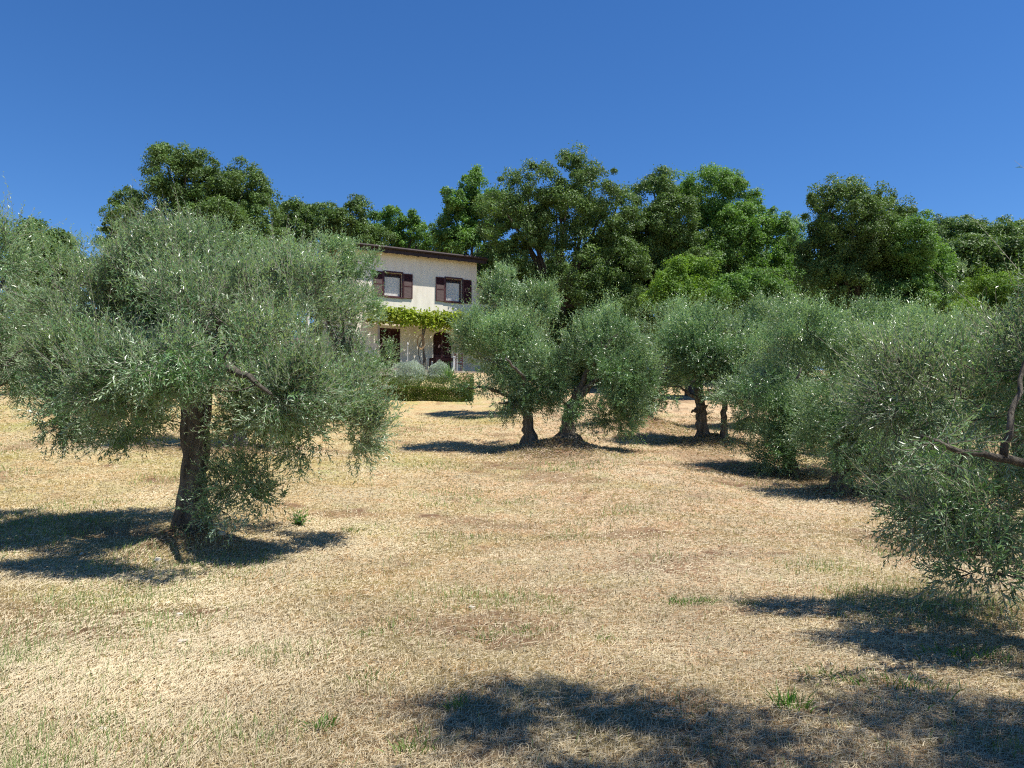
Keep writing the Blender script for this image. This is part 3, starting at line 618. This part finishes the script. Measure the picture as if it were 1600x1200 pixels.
olive("tall olive tree in front of the left corner of the house", b,
      [lobe(520, 410, 40, 42, d), lobe(475, 440, 45, 42, d), lobe(548, 440, 28, 40, d), lobe(500, 500, 70, 55, d), lobe(572, 490, 24, 60, d), lobe(580, 412, 12, 26, d, -.2), lobe(560, 560, 45, 40, d), lobe(600, 560, 14, 28, d)], clusters=300, per=11, nl=11, crad=.38, fork=1.8, tr=.17, seed=15, **mid_(2.0))
d = 21.5; b = gbase(828, d)
olive("left olive of the pair with touching crowns at the middle of the slope", b,
      [lobe(760, 560, 60, 70, d), lobe(735, 600, 38, 50, d), lobe(800, 545, 60, 50, d, .5), lobe(840, 590, 45, 50, d, -.3), lobe(780, 620, 70, 36, d, -.2), lobe(745, 530, 40, 35, d), lobe(850, 530, 32, 32, d, .4)], clusters=330, per=12, nl=12, crad=.34, fork=1.05, tr=.14, lean=(-.1, 0), seed=16, flare=2.4, boughs=[([at(830, 640, d), at(818, 590, d - .8), at(790, 560, d - 1.25)], .075)], **mid_(1.55))
d = 21.2; b = gbase(886, d)
olive("right olive of the pair, rising from a dark spreading root mound", b,
      [lobe(950, 560, 60, 75, d), lobe(900, 590, 42, 55, d), lobe(970, 515, 45, 36, d, .4), lobe(985, 590, 42, 50, d), lobe(920, 635, 60, 30, d, -.2), lobe(965, 650, 40, 28, d)], clusters=330, per=12, nl=12, crad=.34, fork=1.0, tr=.17, lean=(.1, 0), seed=17, flare=2.9, **mid_(1.55))
d = 30; b = gbase(800, d)
olive("tall thin-topped olive between the house and the big oak", b,
      [lobe(800, 440, 30, 34, d), lobe(845, 470, 30, 30, d), lobe(775, 475, 30, 45, d), lobe(815, 510, 60, 40, d), lobe(790, 560, 60, 50, d)], clusters=170, per=10, nl=11, crad=.36, fork=2.0, tr=.15, seed=18, **mid_(2.1))
d = 27; b = gbase(1010, d)
olive("grey olive behind the pair, over a bank of bare reddish soil", b,
      [lobe(1010, 530, 55, 45, d), lobe(1050, 560, 50, 50, d), lobe(985, 580, 50, 45, d), lobe(1030, 600, 60, 30, d), lobe(1060, 510, 40, 34, d, .5), lobe(1000, 640, 40, 18, d)], clusters=220, per=11, nl=11, crad=.38, fork=1.0, tr=.15, seed=19, **mid_(1.9))
d = 23; b = gbase(1097, d)
olive("olive with short stout trunk, left of two growing close together right of centre", b,
      [lobe(1080, 540, 50, 48, d), lobe(1060, 600, 48, 42, d), lobe(1100, 585, 50, 50, d), lobe(1075, 640, 42, 24, d), lobe(1085, 500, 28, 24, d, .5)], clusters=230, per=12, nl=12, crad=.34, fork=.9, tr=.15, seed=20, **mid_(1.6))
d = 22.6; b = gbase(1131, d)
olive("olive with slender trunk and a pale hooked bare stub, right of two growing close together", b,
      [lobe(1135, 540, 50, 44, d, .3), lobe(1160, 590, 40, 45, d), lobe(1170, 640, 34, 30, d), lobe(1120, 520, 34, 30, d, .4), lobe(1190, 560, 40, 50, d, .5)], clusters=190, per=11, nl=12, crad=.34, fork=1.35, tr=.085, seed=21,
      boughs=[([at(1131, 625, d), at(1118, 622, d - .5), at(1107, 610, d - .9), at(1112, 603, d - 1.1), at(1124, 606, d - 1.1)], .04)], **mid_(1.6))
d = 18.3; b = gbase(1232, d)
olive("dense rounded olive with foliage hanging low over a long shadow, right of centre", b,
      [lobe(1190, 590, 58, 66, d), lobe(1250, 560, 80, 74, d), lobe(1300, 590, 65, 80, d, .3), lobe(1210, 650, 62, 50, d), lobe(1275, 650, 60, 45, d), lobe(1215, 715, 34, 34, d, -.2), lobe(1250, 515, 60, 36, d, .5), lobe(1180, 640, 50, 60, d, .4), lobe(1250, 690, 50, 40, d, -.3), lobe(1240, 500, 50, 30, d, .2)], clusters=480, per=13, nl=12, crad=.32, fork=1.0, tr=.13, seed=22, **mid_(1.35))
d = 15.8; b = gbase(1312, d)
olive("olive with grey split trunk and thick suckers at its foot on the right", b,
      [lobe(1370, 580, 75, 75, d), lobe(1440, 590, 80, 80, d, .3), lobe(1380, 670, 75, 55, d, -.2), lobe(1460, 680, 70, 60, d), lobe(1300, 640, 40, 40, d, -.3), lobe(1350, 765, 40, 34, d, -.4), lobe(1420, 750, 60, 50, d, -.2), lobe(1400, 530, 60, 34, d, .3), lobe(1400, 800, 34, 26, d, -.5), lobe(1330, 600, 50, 50, d, -.3), lobe(1350, 690, 60, 50, d, .2), lobe(1470, 760, 60, 60, d, .2), lobe(1380, 720, 60, 40, d, -.5), lobe(1320, 690, 40, 40, d, -.5), lobe(1275, 680, 34, 34, d, .3), lobe(1340, 735, 40, 34, d, -.3)], clusters=600, per=13, nl=13, crad=.30, fork=1.1, tr=.15, seed=23, **mid_(1.25))
d = 24; b = gbase(1400, d)
olive("olive crown rising behind the right-hand group below the dark oak", b,
      [lobe(1370, 520, 60, 40, d), lobe(1440, 530, 70, 45, d), lobe(1330, 530, 60, 45, d), lobe(1500, 550, 60, 55, d), lobe(1370, 492, 24, 26, d)], clusters=260, per=11, nl=11, crad=.36, fork=1.4, tr=.15, seed=24, **mid_(1.7))
d = 26; b = gbase(1240, d)
olive("olive whose upright shoots top the row below the fresh green trees", b,
      [lobe(1200, 505, 50, 30, d), lobe(1270, 515, 60, 38, d), lobe(1170, 540, 50, 45, d), lobe(1240, 560, 70, 45, d)], clusters=220, per=10, nl=11, crad=.38, fork=1.4, tr=.15, seed=25, **mid_(1.9))
d = 21; b = gbase(1480, d)
olive("olive filling the row between the grey split trunk and the right edge", b,
      [lobe(1400, 600, 70, 60, d), lobe(1470, 580, 70, 70, d), lobe(1540, 640, 70, 60, d), lobe(1440, 680, 80, 50, d), lobe(1350, 560, 60, 50, d)], clusters=300, per=11, nl=12, crad=.34, fork=1.2, tr=.15, seed=40, **mid_(1.5))
d = 20; b = gbase(1590, d)
olive("olive seen between the near branches at the right edge", b,
      [lobe(1540, 560, 60, 60, d), lobe(1610, 550, 70, 75, d), lobe(1580, 630, 90, 60, d)], clusters=240, per=11, nl=11, crad=.36, fork=1.3, tr=.15, seed=26, **mid_(1.5))
d = 40; b = gbase(1500, d)
olive("far pale grey olive among the wood at upper right", b,
      [lobe(1510, 440, 30, 28, d), lobe(1480, 465, 30, 26, d), lobe(1535, 470, 30, 26, d)], clusters=90, per=10, nl=10, crad=.45, fork=1.6, tr=.16, seed=27, **mid_(2.6))
# nearest tree on the right: trunk out of the frame
d = 5.4; b = np.array([4.35, 5.6, g1(4.35, 5.6)])
olive("nearest olive, dark bough and hanging twigs entering at the right edge", b,
      [lobe(1530, 620, 105, 60, d, .4), lobe(1625, 575, 65, 75, d, .2), lobe(1480, 700, 75, 65, d, .2), lobe(1560, 790, 110, 75, d, 0), lobe(1530, 880, 70, 55, d, -.1), lobe(1600, 880, 60, 70, d, 0), lobe(1450, 790, 50, 50, d, .3), lobe(1680, 640, 110, 150, d, .2), lobe(1645, 440, 26, 60, d, .1), lobe(1700, 800, 90, 120, d, .2), lobe(1760, 540, 70, 80, d, .5), ell(3.9, 6.7, .95, .8, .7, .5), ell(3.6, 4.3, 2.6, .5, .5, .4), ell(4.6, 4.5, 1.5, .7, .7, .6), ell(4.5, 6.8, 1.9, .8, .7, .7), ell(4.75, 4.3, 3.3, .6, .7, .4), ell(4.7, 3.6, 2.9, .6, .6, .4), ell(4.1, 6.0, 2.05, .5, .6, .42), ell(3.5, 6.6, 1.9, .6, .6, .5), lobe(1450, 692, 45, 22, d, -.6)],
      clusters=700, per=7, nl=12, L=.064, W=.0155, crad=.17, bscale=.8, fork=1.5, tr=.13, seed=28, twigs=True, limbs=4, slen=(.12, .30), up=.55,
      boughs=[([b + (0, 0, 1.45), at(1640, 735, 5.1), at(1560, 712, 4.9), at(1500, 704, 4.8), at(1440, 682, 4.7)], .04), ([at(1568, 712, 4.9), at(1580, 650, 4.9), at(1598, 590, 5.0), at(1625, 500, 5.0)], .026)])
# tall tree behind the viewer whose shade falls across the foreground
b = np.array([5.6, .4, g1(5.6, .4)])
olive("tall olive standing beside the viewer, seen only by its shade", b,
      [ell(1.8, 3.4, 5.2, .45, .4, .4), ell(2.3, 3.5, 5.3, .5, .4, .45), ell(3.1, 3.75, 5.4, .5, .4, .4), ell(4.0, 3.5, 5.2, .55, .42, .4), ell(4.9, 3.25, 5.5, .6, .5, .5), ell(5.8, 2.9, 5.3, .7, .6, .5), ell(3.3, 2.4, 5.5, .8, .5, .5), ell(4.4, 2.2, 5.6, .9, .6, .6), ell(2.2, 2.5, 5.3, .6, .5, .4), ell(3.6, 3.1, 5.3, .6, .4, .4), ell(5.6, 1.6, 5.8, 1.1, .9, .8), ell(6.8, 2.6, 5.2, .8, .8, .6)],
      clusters=400, per=12, nl=10, crad=.28, fork=3.4, tr=.17, seed=29, L=.09, W=.026)

#FOREST
def ftree(label, px, d, circ, **k):
    b = gbase(px, d); rr = np.random.default_rng(k.get('seed', 1) + 99)
    return forest(label, b, [lobe(c[0], c[1], c[2] * 1.1, (c[3] if len(c) > 3 else c[2]) * 1.08, d, rr.uniform(-1, 1)) for c in circ], **k)
OA = "trees of the wood behind the house"
ftree("dark domed holm oak standing alone against the sky on the left", 290, 42, [(245, 325, 48, 45), (290, 285, 42, 42), (262, 270, 28, 30), (325, 300, 40, 45), (300, 350, 70, 45), (230, 345, 28, 25), (350, 360, 45, 40), (270, 400, 80, 40)], seed=31, clumps=330, per=150, leaf=.17, crad=.6, name="holm_oak")
ftree("smaller holm oak crown joined to the right of the domed one on the left", 390, 43, [(385, 300, 34, 34), (400, 340, 36, 40), (365, 330, 30, 34), (385, 385, 50, 34)], seed=32, clumps=190, per=150, leaf=.17, crad=.55, name="holm_oak")
ftree("small distant tree at the far left beside the domed holm oak", 180, 60, [(182, 350, 14, 12), (178, 372, 20, 22)], seed=33, clumps=40, per=120, leaf=.22, crad=.5)
ftree("mid green oak behind the left end of the house", 490, 50, [(460, 345, 30, 28), (500, 345, 36, 28), (540, 350, 34, 28), (480, 390, 60, 34), (560, 385, 45, 28)], seed=34, clumps=230, per=140, leaf=.2, crad=.6, mat='oak')
ftree("thin open tree with sky showing through above the roof", 620, 54, [(585, 352, 24, 16), (620, 345, 24, 18), (648, 362, 20, 16), (605, 378, 34, 18), (650, 385, 30, 18)], seed=35, clumps=75, per=110, leaf=.22, crad=.55, mat='oak_fresh')
ftree("bright green broadleaf tree rising right of the roof", 735, 50, [(750, 295, 28, 26), (725, 325, 30, 26), (765, 340, 34, 34), (710, 360, 30, 26), (750, 390, 50, 34), (700, 385, 20, 16)], seed=36, clumps=170, per=130, leaf=.22, crad=.55, mat='oak_fresh')
ftree("tall dark oak right of the house, highest in the wood, trunk showing below", 872, 43, [(872, 285, 52, 42), (925, 300, 48, 42), (825, 310, 42, 40), (780, 330, 30, 34), (965, 330, 34, 34), (885, 330, 60, 50), (900, 390, 70, 60), (800, 355, 44, 44), (870, 350, 60, 50), (940, 350, 54, 50), (960, 410, 50, 46), (840, 415, 56, 50), (900, 430, 60, 50), (800, 420, 34, 44), (950, 460, 44, 34), (870, 490, 60, 36)], seed=37, clumps=560, per=150, leaf=.17, crad=.62, tr=.36, name="holm_oak")
ftree("narrow dark oak with two heads next to the tallest oak", 1030, 45, [(1022, 310, 30, 34), (1045, 345, 38, 38), (1010, 370, 30, 40), (1055, 400, 48, 44), (1020, 430, 46, 40)], seed=38, clumps=260, per=150, leaf=.18, crad=.6, name="holm_oak")
ftree("big fresh green tree with sloping right shoulder", 1130, 47, [(1100, 305, 46, 42), (1075, 330, 34, 40), (1140, 390, 60, 50), (1140, 320, 40, 36), (1170, 360, 44, 40), (1110, 370, 50, 44), (1200, 400, 40, 44), (1150, 420, 60, 46), (1100, 440, 50, 40), (1215, 440, 26, 36)], seed=39, clumps=420, per=140, leaf=.19, crad=.62, mat='oak_fresh')
ftree("yellowish green bush tree in front of the narrow oak", 1080, 38, [(1060, 440, 34, 26), (1095, 430, 28, 26), (1040, 465, 30, 26), (1085, 470, 40, 28)], seed=40, clumps=130, per=140, leaf=.15, crad=.5, mat='bright')
ftree("leafy green bush below the sloping fresh green tree", 1180, 36, [(1150, 470, 34, 26), (1185, 455, 34, 30), (1210, 480, 26, 24)], seed=41, clumps=120, per=140, leaf=.15, crad=.5, mat='oak_fresh')
ftree("dull grey green tree in the gap between the fresh green tree and the dark oak", 1235, 50, [(1235, 375, 28, 28), (1225, 420, 34, 36), (1250, 460, 40, 36)], seed=42, clumps=130, per=130, leaf=.2, crad=.6, mat='olive_green')
ftree("rounded dark holm oak standing out on the right", 1340, 42, [(1330, 328, 48, 42), (1340, 365, 56, 40), (1300, 345, 36, 38), (1380, 345, 38, 38), (1285, 400, 34, 44), (1340, 400, 56, 46), (1400, 395, 44, 44), (1320, 450, 54, 36), (1395, 445, 46, 36)], seed=43, clumps=430, per=150, leaf=.17, crad=.6, name="holm_oak")
ftree("green tree leaning against the right side of the dark holm oak", 1430, 40, [(1430, 385, 36, 36), (1450, 430, 34, 36), (1410, 460, 40, 30), (1445, 475, 34, 24)], seed=44, clumps=170, per=140, leaf=.16, crad=.55, mat='oak_fresh')
ftree("broad distant tree on the skyline at upper right", 1510, 55, [(1490, 372, 40, 28), (1530, 375, 40, 26), (1475, 405, 36, 30), (1520, 410, 50, 36)], seed=45, clumps=210, per=130, leaf=.21, crad=.65)
ftree("dark tree cut by the right edge of the skyline", 1600, 52, [(1595, 385, 34, 30), (1580, 420, 40, 34), (1640, 380, 40, 40)], seed=46, clumps=150, per=130, leaf=.2, crad=.6, name="holm_oak")
ftree("bright yellow-green feathery tree at the right edge below the wood", 1560, 34, [(1540, 455, 36, 26), (1580, 470, 36, 34), (1530, 495, 40, 28), (1600, 500, 40, 34)], seed=47, clumps=170, per=140, leaf=.12, crad=.42, mat='bright')
# low wood behind, closing the gaps down to the ground
fill = [(870, 50, 450, 50), (940, 52, 440, 50), (1330, 50, 470, 55), (1480, 50, 460, 55), (810, 54, 440, 40), (1550, 48, 450, 50), (1080, 52, 430, 50), (60, 62, 400, 50), (230, 58, 425, 46), (420, 60, 405, 46), (660, 58, 420, 46), (740, 56, 430, 44), (980, 56, 400, 60), (1000, 40, 500, 40), (1250, 55, 430, 50), (1150, 58, 400, 60), (1450, 60, 420, 50), (1620, 60, 430, 60), (-120, 60, 420, 60), (1760, 55, 400, 60)]
proto = None
for k, (px, d, py, rp) in enumerate(fill):
    labs = "low background tree closing the wood behind the others"
    if k % 4 == 0:
        proto = ftree(labs, px, d, [(px - rp * .5, py + 10, rp * .7, rp * .6), (px + rp * .5, py + 5, rp * .7, rp * .65), (px, py + 45, rp, rp * .7), (px - 10, py - 10, rp * .6, rp * .5)], seed=60 + k, clumps=190, per=110, leaf=.24, crad=.75, group="low background trees", mat='oak')
        pb = proto.location.copy(); pxs = rp * d
    else:
        b = gbase(px, d); o = proto.copy(); COL.objects.link(o); o.location = tuple(b); o.rotation_euler = (0, 0, k * 1.3)
        s_ = rp * d / pxs; o.scale = (s_, s_, s_ * 1.0)
        for c in proto.children: q = c.copy(); COL.objects.link(q); q.parent = o

sh = None; rs = np.random.default_rng(8)
for k, (px, d) in enumerate([(p + rs.uniform(-20, 20), 47 + rs.uniform(-5, 6)) for p in list(range(-160, 520, 75)) + list(range(830, 1760, 70))]):
    b = gbase(px, d); h = rs.uniform(1.3, 1.9)
    if sh is None:
        sh = forest("dark leafy shrub filling the foot of the wood", b, [(b + np.array([dx, dy, h * .75 + dz]), np.array([1.7, 1.3, 1.5 + dz * .5])) for dx, dy, dz in ((-1.1, 0, 0), (1.1, .2, .4), (0, -.5, .9), (.2, .6, 1.8))],
                    seed=90, clumps=120, per=110, leaf=.17, crad=.6, cat="shrub", name="shrub", group="shrubs at the foot of the wood", tr=.08)
    else:
        o = sh.copy(); COL.objects.link(o); o.location = tuple(b); o.rotation_euler = (0, 0, rs.uniform(0, 6.28)); z_ = rs.uniform(.85, 1.3); o.scale = (z_, z_, z_)
        for c in sh.children: q = c.copy(); COL.objects.link(q); q.parent = o

#GRASS
# ------------------------------------------------------------------ straw litter, stubble, green grass
def field_points(n, r, y0, y1, p=1.35, margin=2.2):
    u = r.random(n); a = 1 - p; y = (y0 ** a + u * (y1 ** a - y0 ** a)) ** (1 / a)
    x = r.uniform(-1, 1, n) * (y * .72 + margin); return x, y
def blades(name, x, y, ang, length, width, lift0, rise, mat, tint, kind_label):
    n = len(x); z = G(x, y); dx = np.cos(ang) * length; dy = np.sin(ang) * length
    z1 = G(x + dx * .5, y + dy * .5); z2 = G(x + dx, y + dy)
    wx = -np.sin(ang) * width * .5; wy = np.cos(ang) * width * .5
    bend = np.random.default_rng(5).normal(0, .12, n) * length
    a = np.stack([x, y, z + lift0], 1); b = np.stack([x + dx * .5 - np.sin(ang) * bend, y + dy * .5 + np.cos(ang) * bend, np.maximum(z1, (z + z2) / 2) + lift0 + rise * .6], 1); c = np.stack([x + dx, y + dy, z2 + lift0 + rise], 1)
    wv = np.stack([wx, wy, np.abs(width) * .3], 1)
    V = np.stack([a - wv, a + wv, b - wv, b + wv, c - wv * .35, c + wv * .35], 1).reshape(-1, 3)
    f = np.array([[0, 1, 3, 2], [2, 3, 5, 4]]); Fq = (np.arange(n)[:, None, None] * 6 + f[None]).reshape(-1, 4)
    o = mesh_obj(name, V, Fq, mat, attrs={"tint": ('FACE', np.repeat(tint, 2))})
    return tag(o, kind_label, "grass", kind="stuff")
r = np.random.default_rng(77); n_ = 560000
x, y = field_points(n_, r, 2.6, 30); keep = r.random(n_) > soil_w(x, y) * 1.05; x, y = x[keep], y[keep]; n_ = len(x)
pat = fbm(x * .8 + 3, y * .8, 3); ang = (fbm(x * .35, y * .35 + 40, 2) * 9) + r.normal(0, .9, n_); ang = np.where(r.random(n_) < .35, r.random(n_) * 6.28, ang)
ln = r.uniform(.015, .065, n_) * np.where(r.random(n_) < .03, 3.2, 1); wd = np.maximum(.0022, .0006 * y) * r.uniform(.7, 1.4, n_)
blades("dry_straw", x, y, ang, ln, wd, .004 + .012 * r.random(n_), .02 * r.random(n_) ** 2 + .002, M['straw'], np.clip(.25 + .9 * (pat - .44) + .55 * r.random(n_) , 0, 1), "dry cut straw lying all over the mown slope")
n_ = 150000; x, y = field_points(n_, r, 2.6, 32); keep = r.random(n_) > soil_w(x, y) * .6; x, y = x[keep], y[keep]; n_ = len(x)
blades("dry_stubble", x, y, r.random(n_) * 6.28, r.uniform(.005, .035, n_), np.maximum(.002, .0006 * y) * r.uniform(.7, 1.3, n_), 0, r.uniform(.012, .05, n_), M['straw'], np.clip(.1 + .7 * r.random(n_), 0, 1), "short dry grass stubble standing on the slope")
n_ = 260000; x, y = field_points(n_, r, 2.6, 30)
gp = fbm(x * .55 + 21, y * .55 + 4, 4) + np.clip(-x - 1, 0, 4) * .012 + np.exp(-(((x - 3.6) / 2.2) ** 2 + ((y - 5.2) / 1.6) ** 2)) * .09
for mx, my, mh, mr in MOUNDS[:1]: gp = gp + .07 * np.exp(-(((x - mx) ** 2 + (y - my) ** 2) / 5.0))
keep = r.random(n_) < np.clip((gp - .50) * 4.0, .015, .8) * (1 - soil_w(x, y) * .7); x, y = x[keep], y[keep]; n_ = len(x)
blades("green_grass", x, y, r.random(n_) * 6.28, r.uniform(.008, .05, n_), np.maximum(.003, .0006 * y) * r.uniform(.7, 1.2, n_), 0, r.uniform(.025, .085, n_), M['grass'], r.random(n_), "sparse short green grass growing through the straw")

# leaf litter around the trunks
n_ = 26000; k = r.integers(0, len(MOUNDS), n_); MM = np.array(MOUNDS); x = MM[k, 0] + r.normal(0, 1, n_) * MM[k, 3] * 1.1; y = MM[k, 1] + r.normal(0, 1, n_) * MM[k, 3] * 1.0
P = np.stack([x, y, G(x, y) + .008], 1); D = nrm(np.stack([r.normal(size=n_), r.normal(size=n_), r.normal(0, .25, n_)], 1)); sc = np.maximum(1, y / 12)
V = leaf_quads(P, D, nrm(r.normal(0, .4, (n_, 3)) + np.array([0, 0, 1])), .055 * sc, .015 * sc); o = leaves_object("leaf_litter", V, r.random(n_) * .5, M['straw'], None); tag(o, "fallen dry olive leaves around the trunk bases", "leaf litter", kind="stuff")

n_ = 14000; x, y = field_points(n_, r, 2.6, 26); P = np.stack([x, y, G(x, y) + .006], 1)
D = nrm(np.stack([r.normal(size=n_), r.normal(size=n_), r.normal(0, .2, n_)], 1)); sc = np.maximum(1, y / 11) * r.uniform(.4, 1.2, n_)
V = leaf_quads(P, D, nrm(r.normal(0, .4, (n_, 3)) + np.array([0, 0, 1])), .035 * sc, .016 * sc); o = leaves_object("dead_leaves", V, r.random(n_), M['dead'], None); tag(o, "brown scraps of dead leaf strewn through the straw", "dead leaves", kind="stuff")
def tuft(px, py, n, h, spread, label, mat='grass', wdt=.007, name="grass_tuft", cat="grass tuft", group="green tufts in the dry grass"):
    q = hit(px, py); r = np.random.default_rng(int(px * 7 + py)); o = empty(name, tuple(q), 0, label=label, cat=cat, group=group)
    ox = r.normal(0, spread, n); oy = r.normal(0, spread * .8, n); oz = G(q[0] + ox, q[1] + oy) - q[2] - .005
    P = np.stack([ox, oy, oz], 1); D = nrm(np.stack([ox / spread * .25 + r.normal(0, .3, n), oy / spread * .25 + r.normal(0, .3, n), np.ones(n)], 1))
    L = h * .72 * r.uniform(.4, 1.2, n)[:, None]; W = nrm(np.cross(D, r.normal(size=(n, 3)))) * wdt / 2; sag = np.stack([D[:, 0], D[:, 1], -.3 * np.ones(n)], 1) * .35
    a = P; b = P + D * L * .5; c = P + D * L + sag * L
    V = np.stack([a - W, a + W, b - W * .9, b + W * .9, c - W * .15, c + W * .15], 1).reshape(-1, 3)
    f = np.array([[0, 1, 3, 2], [2, 3, 5, 4]]); Fq = (np.arange(n)[:, None, None] * 6 + f[None]).reshape(-1, 4)
    mesh_obj("leaves", V, Fq, M[mat], o, attrs={"tint": ('FACE', np.repeat(r.random(n) * .8, 2))}); return o
tuft(1235, 1105, 110, .15, .06, "bright green grass tuft at the lower right, edge of the foreground shade", 'weed')
tuft(502, 1138, 60, .11, .04, "small green grass tuft alone near the bottom edge, left of the foreground shade", 'weed')
tuft(716, 1110, 50, .13, .04, "thin upright grass tuft at the upper left edge of the foreground shade")
tuft(1068, 945, 120, .11, .10, "wide green grass tuft in open sun right of centre", 'weed')
tuft(1100, 940, 60, .10, .07, "green tuft just right of the widest sunlit one")
tuft(1168, 945, 60, .09, .07, "green tuft beside the tip of the right-hand tree shadow")
tuft(947, 1000, 70, .07, .06, "flat dark green tuft in the middle of the straw")
tuft(815, 990, 90, .09, .13, "loose patch-like tuft of pale grass at centre")
tuft(755, 1000, 50, .08, .06, "small pale tuft left of the loose one at centre")
tuft(580, 990, 60, .08, .09, "pale green tuft in straw left of centre")
tuft(450, 1010, 50, .07, .08, "thin green tuft below the big olive's shadow")
tuft(580, 1060, 70, .09, .10, "yellowish green tuft above the left end of the foreground shade")
tuft(1520, 1030, 160, .13, .17, "tall green grass clump in the shadow under the nearest olive", 'weed')
tuft(1400, 1075, 130, .11, .16, "dark green grass clump within the right-hand tree shadow", 'weed')
tuft(1290, 1060, 90, .10, .12, "green grass clump in the shadow right of the sunny straw strip")
tuft(550, 830, 90, .12, .10, "green tuft at the right rim of the big olive's shadow")
tuft(165, 1128, 80, .07, .05, "low dark green tuft in the lower left corner area")
tuft(640, 1175, 60, .12, .05, "grass tuft standing in the left part of the foreground shade")
q = hit(467, 822); wd_ = empty("broadleaf_weed", tuple(q), 0, label="bright green broadleaf weed in the shadow right of the big olive trunk", cat="weed")
r2 = np.random.default_rng(4); n_ = 26; D = nrm(r2.normal(0, .6, (n_, 3)) + np.array([0, 0, 1.1])); V, T, st = shoots(np.zeros((n_, 3)), D, r2.uniform(.12, .28, n_), 9, .06, .03, r2)
V[:, 2] = np.maximum(V[:, 2], .01); leaves_object("leaves", V, T, M['weed'], wd_); stem_mesh("stems", st, .003, M['twig'], wd_)

def stone(px, py, s, label, seed):
    q = hit(px, py); import bmesh
    bm = bmesh.new(); bmesh.ops.create_icosphere(bm, subdivisions=3, radius=1); r = random.Random(seed); ph = [r.random() * 6 for _ in range(6)]
    for v in bm.verts:
        c = v.co; k = 1 + .16 * math.sin(3 * c.x + ph[0]) + .14 * math.sin(4 * c.y + ph[1]) + .1 * math.sin(6 * c.z + ph[2]) + .05 * math.sin(11 * c.x + 9 * c.y + ph[3])
        v.co = Vector((c.x * s * k, c.y * s * k * .75, c.z * s * k * .5))
    me = bpy.data.meshes.new("stone"); bm.to_mesh(me); bm.free(); me.materials.append(M['stone'])
    o = bpy.data.objects.new("stone", me); COL.objects.link(o); o.location = (q[0], q[1], q[2] + s * .3); o.rotation_euler = (0, 0, r.random() * 6); tag(o, label, "stone", "pale stones in the straw")
stone(738, 952, .035, "pale flat stone lying in open straw at the centre of the slope", 1)
stone(286, 1005, .036, "pale yellowish stone in the straw left of centre, below the big olive's shadow", 2)
stone(247, 877, .05, "rounded pale stone at the near rim of the big olive's shadow", 3)
stone(128, 868, .035, "small whitish stone at the left rim of the big olive's shadow", 4)
stone(281, 963, .03, "small flat stone just above the pale yellowish one", 5)
stone(160, 1142, .022, "tiny pale stone by the low dark tuft at lower left", 6)
stone(345, 838, .06, "grey stone at the foot of the big olive's trunk, right side", 7)
rq = random.Random(5)
for k in range(14):
    stone(rq.uniform(40, 1350), rq.uniform(880, 1180), rq.uniform(.010, .020), "tiny pale stone scattered loose in the straw", 20 + k)
for o in COL.objects:
    if o.name.startswith("stone") and o['label'].startswith("tiny pale stone scattered"): o['group'] = "tiny stones strewn over the slope"
